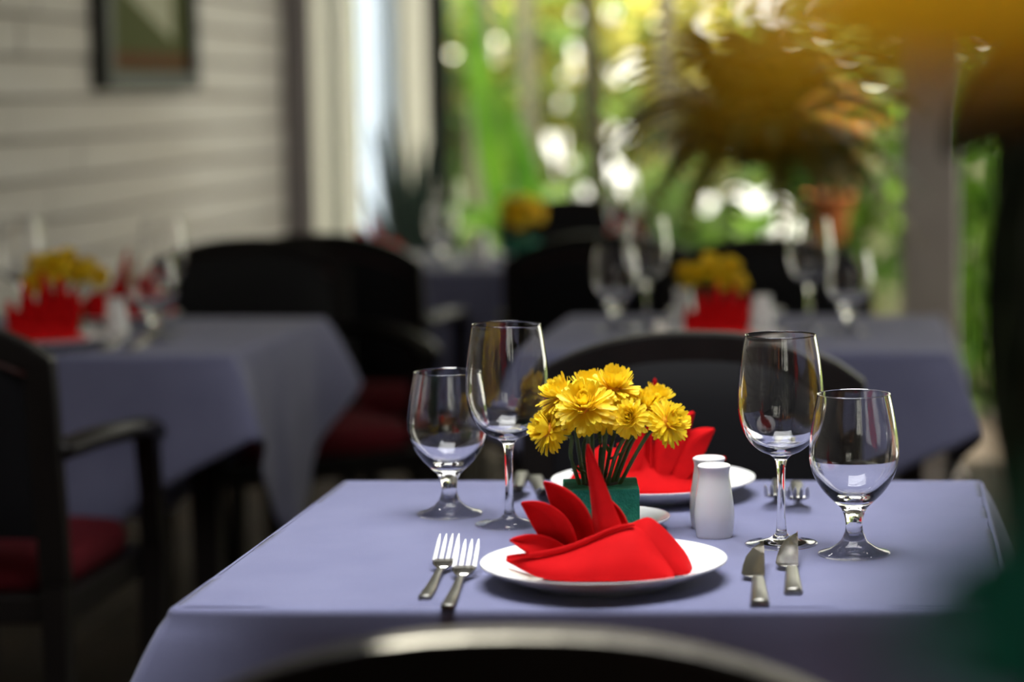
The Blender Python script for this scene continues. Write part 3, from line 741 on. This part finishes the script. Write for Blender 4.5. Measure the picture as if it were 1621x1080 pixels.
SH = [('leafy_shrub', 'tall lime green shrub behind the far chairs with sun spots', 900, 15.0, 150, (.85, .7, 1.15), 2900, .17, 'leaf_lime'),
      ('leafy_shrub', 'mid green shrub behind the black steel post', 760, 14.0, 170, (.75, .6, 1.1), 800, .17, 'leaf_mid'),
      ('leafy_shrub', 'yellow green shrub with gaps of bright light behind the hanging fern', 1090, 15.5, 160, (.9, .7, 1.1), 2700, .17, 'leaf_lime'),
      ('leafy_shrub', 'bright green shrub low beside the cream garden wall', 1290, 11.5, 330, (.40, .4, .6), 1500, .12, 'leaf_bright'),
      ('leafy_shrub', 'green shrub seen right of the grey pillar', 1545, 11.0, 330, (.32, .4, 1.0), 2200, .11, 'leaf_bright'),
      ('leafy_shrub', 'dark shrub at the foot of the garden behind the far chairs', 1010, 12.0, 385, (.75, .4, .42), 2200, .12, 'leaf_mid'),
      ('leafy_shrub', 'olive shrub under the hanging fern', 1180, 12.5, 390, (.6, .4, .40), 1600, .12, 'leaf_olive'),
      ('leafy_shrub', 'large dark shrub beyond the left garden corner', 600, 15.0, 150, (.9, .7, 1.3), 3000, .18, 'leaf_mid'),
      ('leafy_shrub', 'high green shrub behind the pillar top', 1440, 15.0, 60, (1.0, .7, .8), 2800, .17, 'leaf_mid'),
      ('orange_shrub', 'small shrub with orange blossoms beside the hanging fern', 1318, 10.0, 190, (.17, .2, .24), 260, .055, 'leaf_orange')]
SH += [('leafy_shrub', 'green shrub farther right beyond the pillar', 1900, 12.0, 250, (.9, .6, 1.2), 2600, .15, 'leaf_mid'),
       ('leafy_shrub', 'lime shrub at the far right of the garden', 2250, 13.0, 200, (1.0, .7, 1.3), 2600, .16, 'leaf_lime')]
for i, (nm, lab, px, y, py, rad, n, sz, m) in enumerate(SH):
    shrub(nm, lab, 'shrub', (X_(px, y), y, Zy(py, y)), rad, n, sz, m, 20 + i)
for i, (px, y, r, m, lab) in enumerate(((836, 12.5, .045, 'palebark', 'slender pale trunk left of the dark garden trunk'), (943, 11.8, .05, 'bark', 'dark slender trunk in the middle of the garden'), (1068, 13.0, .05, 'palebark', 'slender pale trunk left of the hanging fern'), (770, 13.5, .06, 'palebark', 'pale trunk near the broad banana leaves'))):
    t = tag(empty('garden_tree', (X_(px, y), y, -.11)), lab, 'tree', 'slender garden trees')
    MB().tube([(.03 * math.sin(k * .8 + i), 0, .45 * k) for k in range(10)], [r * (1.1 - .03 * k) for k in range(10)], 10).build('trunk', m, t)
    rnd = random.Random(60 + i); b = MB()
    for _ in range(500):
        p = Vector((rnd.gauss(0, .16), rnd.gauss(0, .16), 3.9 + rnd.gauss(0, .3))); d = Vector((rnd.gauss(0, 1), rnd.gauss(0, 1), rnd.gauss(0, .6))).normalized(); s_ = d.cross(Vector((0, .3, 1))).normalized() * .04
        b.grid([[p, p], [p + d * .09 - s_, p + d * .09 + s_], [p + d * .18, p + d * .18]])
    b.build('crown', 'leaf_mid', t, False)['kind'] = 'stuff'
# banana plant with broad upright leaves
def big_leaf(base, bend, tip, w_, m, parent, face, name='leaf', droop=.25):
    base, bend, tip = Vector(base), Vector(bend), Vector(tip); rows = []
    for i in range(13):
        u = i / 12; p = base * (1 - u) ** 2 + bend * 2 * u * (1 - u) + tip * u * u
        d = (base * (-2 * (1 - u)) + bend * (2 - 4 * u) + tip * 2 * u).normalized(); s_ = d.cross(Vector(face)).normalized(); n_ = s_.cross(d).normalized()
        hw = w_ * max(.03, math.sin(math.pi * min(.995, .06 + .94 * u)) ** .6)
        rows.append([p + s_ * hw * v + n_ * droop * hw * abs(v) + n_ * .02 * w_ * math.sin(18 * u + 2 * v) for v in (-1, -.6, -.2, 0, .2, .6, 1)])
    return MB().grid(rows).build(name, m, parent, True, solid=.002)
y = 10.6; ox = X_(800, y)
bn = tag(empty('banana_plant', (ox, y, -.11)), 'banana plant with broad bright green leaves behind the far table', 'plant')
MB().tube([(0, 0, 0), (.01, 0, .4), (.0, 0, .8)], [.07, .06, .045], 12).build('stalk', 'leaf_mid', bn)
def LP(px, py, dy=0): p = at_y(px, py, y + dy); return (p.x - ox, dy, p.z + .11)
for (a, b_, c_, wd, mm) in (((830, 420), (868, 300), (762, 100), .062, 'leaf_bright'), ((808, 420), (770, 250), (742, -60), .062, 'leaf_bright'), ((815, 420), (760, 310), (690, 335), .04, 'leaf_bright')):
    big_leaf(LP(*a), LP(*b_, .05), LP(*c_, random.uniform(-.15, .15)), wd, mm, bn, (.25, -1, .2))
# spiky pot plant by the black post
y = 8.75; ox = X_(650, y)
ag = tag(empty('spiky_plant', (ox, y, .0045)), 'spiky blue green pot plant in front of the sheer curtain', 'plant')
MB().lathe(catmull([(0, 0), (.11, 0), (.12, .01), (.15, .26), (.16, .28), (.145, .28), (.14, .25), (0, .25)], 4), 28).build('pot', 'terracotta', ag)
MB().lathe([(0, .262), (.143, .26)], 28).build('soil', 'soil', ag)
for k, (px, py) in enumerate(((588, 200), (612, 170), (640, 235), (665, 215), (690, 190), (705, 250), (575, 300), (630, 300), (720, 320))):
    p = at_y(px, py, y + (k % 3 - 1) * .08)
    tp_ = (p.x - ox, (k % 3 - 1) * .08, p.z); b0 = ((px - 650) * .0004, 0, .25)
    big_leaf(b0, (b0[0] + (tp_[0]) * .15, tp_[1] * .3, .25 + (tp_[2] - .25) * .6), tp_, .022, 'leaf_blue', ag, (.1, -1, .1), droop=.6)
bs = tag(empty('bamboo_screen', (X_(778, 17), 17.0, -.11)), 'pale bamboo screen behind the banana plant', 'screen')
for k in range(12):
    MB().tube([(-.374 + k * .068, random.uniform(-.01, .01), 0), (-.374 + k * .068 + random.uniform(-.02, .02), 0, 3.2 + random.uniform(-.15, .15))], .030, 8).build('pole', 'bamboo', bs)
for z in (.5, 1.5, 2.6): MB().box((0, .045, z), (.84, .03, .05)).build('rail', 'bamboo', bs, False)
# cream garden wall with coping
gw = tag(empty('garden_wall', (.9, 13.4, -.11)), 'low cream garden wall behind the grey pillar', 'wall')
MB().box((0, 0, .55), (2.9, .16, 1.1)).build('render', 'gwall', gw, False, bevel=.01)
MB().box((0, 0, 1.13), (3.0, .24, .06)).build('coping', 'gwall', gw, False, bevel=.01)
# terracotta pot on a stand beside the pillar
y = 9.0; p = at_y(1312, 345, y)
tpot = tag(empty('terracotta_pot', (p.x, y, 0)), 'orange terracotta pot on a thin stand left of the pillar', 'pot')
zt = p.z
MB().lathe(catmull([(0, zt - .08), (.055, zt - .08), (.06, zt - .07), (.085, zt + .06), (.095, zt + .06), (.095, zt + .085), (.08, zt + .085), (.075, zt + .05), (0, zt + .05)], 3), 28).build('pot', 'terracotta', tpot)
MB().tube([(0, 0, .02), (0, 0, zt - .08)], .012, 8).build('stand_post', 'blackmetal', tpot)
MB().lathe([(0, .0045), (.10, .0045), (.10, .02), (0, .025)], 20).build('stand_base', 'blackmetal', tpot)
# hanging fern
y = 6.4; p = at_y(1200, 195, y)
hf = tag(empty('hanging_fern', (p.x, y, p.z)), 'dark hanging fern basket in front of the bright garden', 'plant')
MB().lathe(catmull([(0, -.11), (.06, -.105), (.105, -.06), (.12, 0), (.125, .012), (.115, .012), (.10, -.04), (0, -.05)], 4), 28).build('basket', 'bark', hf)
for k in range(3):
    a = 2.1 * k + .4; MB().tube([(.12 * math.cos(a), .12 * math.sin(a), .01), (0, 0, .62)], .002, 5).build('wire', 'blackmetal', hf)
MB().tube([(0, 0, .62), (0, 0, ZC - p.z)], .003, 6).build('hanger', 'blackmetal', hf)
rnd = random.Random(11)
for k in range(110):
    a = 2 * math.pi * k / 110 * 5 + rnd.uniform(-.2, .2); el = rnd.uniform(-.5, 1.2); L = rnd.uniform(.24, .46)
    d = Vector((math.cos(a) * math.cos(el), math.sin(a) * math.cos(el), math.sin(el)))
    b0 = Vector((math.cos(a) * .05, math.sin(a) * .05, 0)); tip = b0 + d * L + Vector((0, 0, -.14 * L / .4)); bend = b0 + d * L * .6 + Vector((0, 0, .06))
    mb = MB(); 
    for i in range(15):
        u = .12 + .88 * i / 14; q = b0 * (1 - u) ** 2 + bend * 2 * u * (1 - u) + tip * u * u
        dd = (b0 * (-2 * (1 - u)) + bend * (2 - 4 * u) + tip * 2 * u).normalized(); s_ = dd.cross(Vector((0, 0, 1))).normalized(); wl_ = .055 * math.sin(math.pi * min(.97, .15 + .85 * u)) ** .7
        for sg in (-1, 1):
            e = q + s_ * sg * wl_ + dd * wl_ * .35 + Vector((0, 0, -.012)); h_ = dd * .013
            mb.add([q - h_, q + h_, e + h_ * .3, e - h_ * .3], [(0, 1, 2, 3)])
    mb.build('frond', 'leaf_olive' if k % 3 else 'leaf_dark', hf, False)

# ------------------------------------------------------------------ two plants close to the lens, right
def pot_plant(name, label, x, y, top, leaves):
    cr = tag(empty(name, (x, y, .003)), label, 'plant')
    MB().lathe(catmull([(0, 0), (.10, 0), (.11, .01), (.15, .28), (.16, .30), (.145, .30), (.14, .27), (0, .27)], 4), 32).build('pot', 'terracotta', cr)
    MB().lathe([(0, .283), (.143, .28)], 28).build('soil', 'soil', cr)
    stemp = catmull([(0, 0, .27), (-.02, .02, .7), (.0, .0, 1.0), (-.01, .0, top)], 6)
    MB().tube(stemp, .011, 8).build('stem', 'bark', cr)
    def CL(px, py, d): q = at_y(px, py, d); return (q.x - x, d - y, q.z - .003)
    for (b_, bend, tip, wd, m) in leaves:
        b3, m3, t3 = CL(*b_), CL(*bend), CL(*tip)
        lf = big_leaf(b3, m3, t3, wd, m, cr, (.15, -1, .25), droop=.15)
        node = min(stemp, key=lambda s_: abs(s_.z - (b3[2] - .05)))
        MB().tube(catmull([tuple(node), ((node.x + b3[0]) / 2, (node.y + b3[1]) / 2, (node.z + b3[2]) / 2 - .02), b3], 4), .0025, 6).build('petiole', 'stem', lf)
pot_plant('croton_plant', 'very blurred croton with golden, brown and green leaves at the right corner', .20, .56, 1.34, [
    ((2100, 0, .52), (1650, 10, .50), (1230, 110, .46), .0150, 'leaf_brown'),
    ((2150, -130, .55), (1700, -120, .52), (1300, -10, .48), .015, 'leaf_brown'),
    ((2200, 90, .60), (1850, 60, .60), (1480, 120, .58), .015, 'leaf_brown'),
    ((2100, -60, .46), (1500, -70, .42), (1080, 110, .38), .0120, 'leaf_gold'),
    ((2100, -150, .44), (1450, -130, .41), (1130, 20, .37), .0120, 'leaf_gold'),
    ((2200, 860, .56), (1750, 840, .54), (1380, 980, .50), .019, 'leaf_teal'),
    ((2200, 1010, .56), (1800, 980, .54), (1430, 1110, .50), .019, 'leaf_teal')])
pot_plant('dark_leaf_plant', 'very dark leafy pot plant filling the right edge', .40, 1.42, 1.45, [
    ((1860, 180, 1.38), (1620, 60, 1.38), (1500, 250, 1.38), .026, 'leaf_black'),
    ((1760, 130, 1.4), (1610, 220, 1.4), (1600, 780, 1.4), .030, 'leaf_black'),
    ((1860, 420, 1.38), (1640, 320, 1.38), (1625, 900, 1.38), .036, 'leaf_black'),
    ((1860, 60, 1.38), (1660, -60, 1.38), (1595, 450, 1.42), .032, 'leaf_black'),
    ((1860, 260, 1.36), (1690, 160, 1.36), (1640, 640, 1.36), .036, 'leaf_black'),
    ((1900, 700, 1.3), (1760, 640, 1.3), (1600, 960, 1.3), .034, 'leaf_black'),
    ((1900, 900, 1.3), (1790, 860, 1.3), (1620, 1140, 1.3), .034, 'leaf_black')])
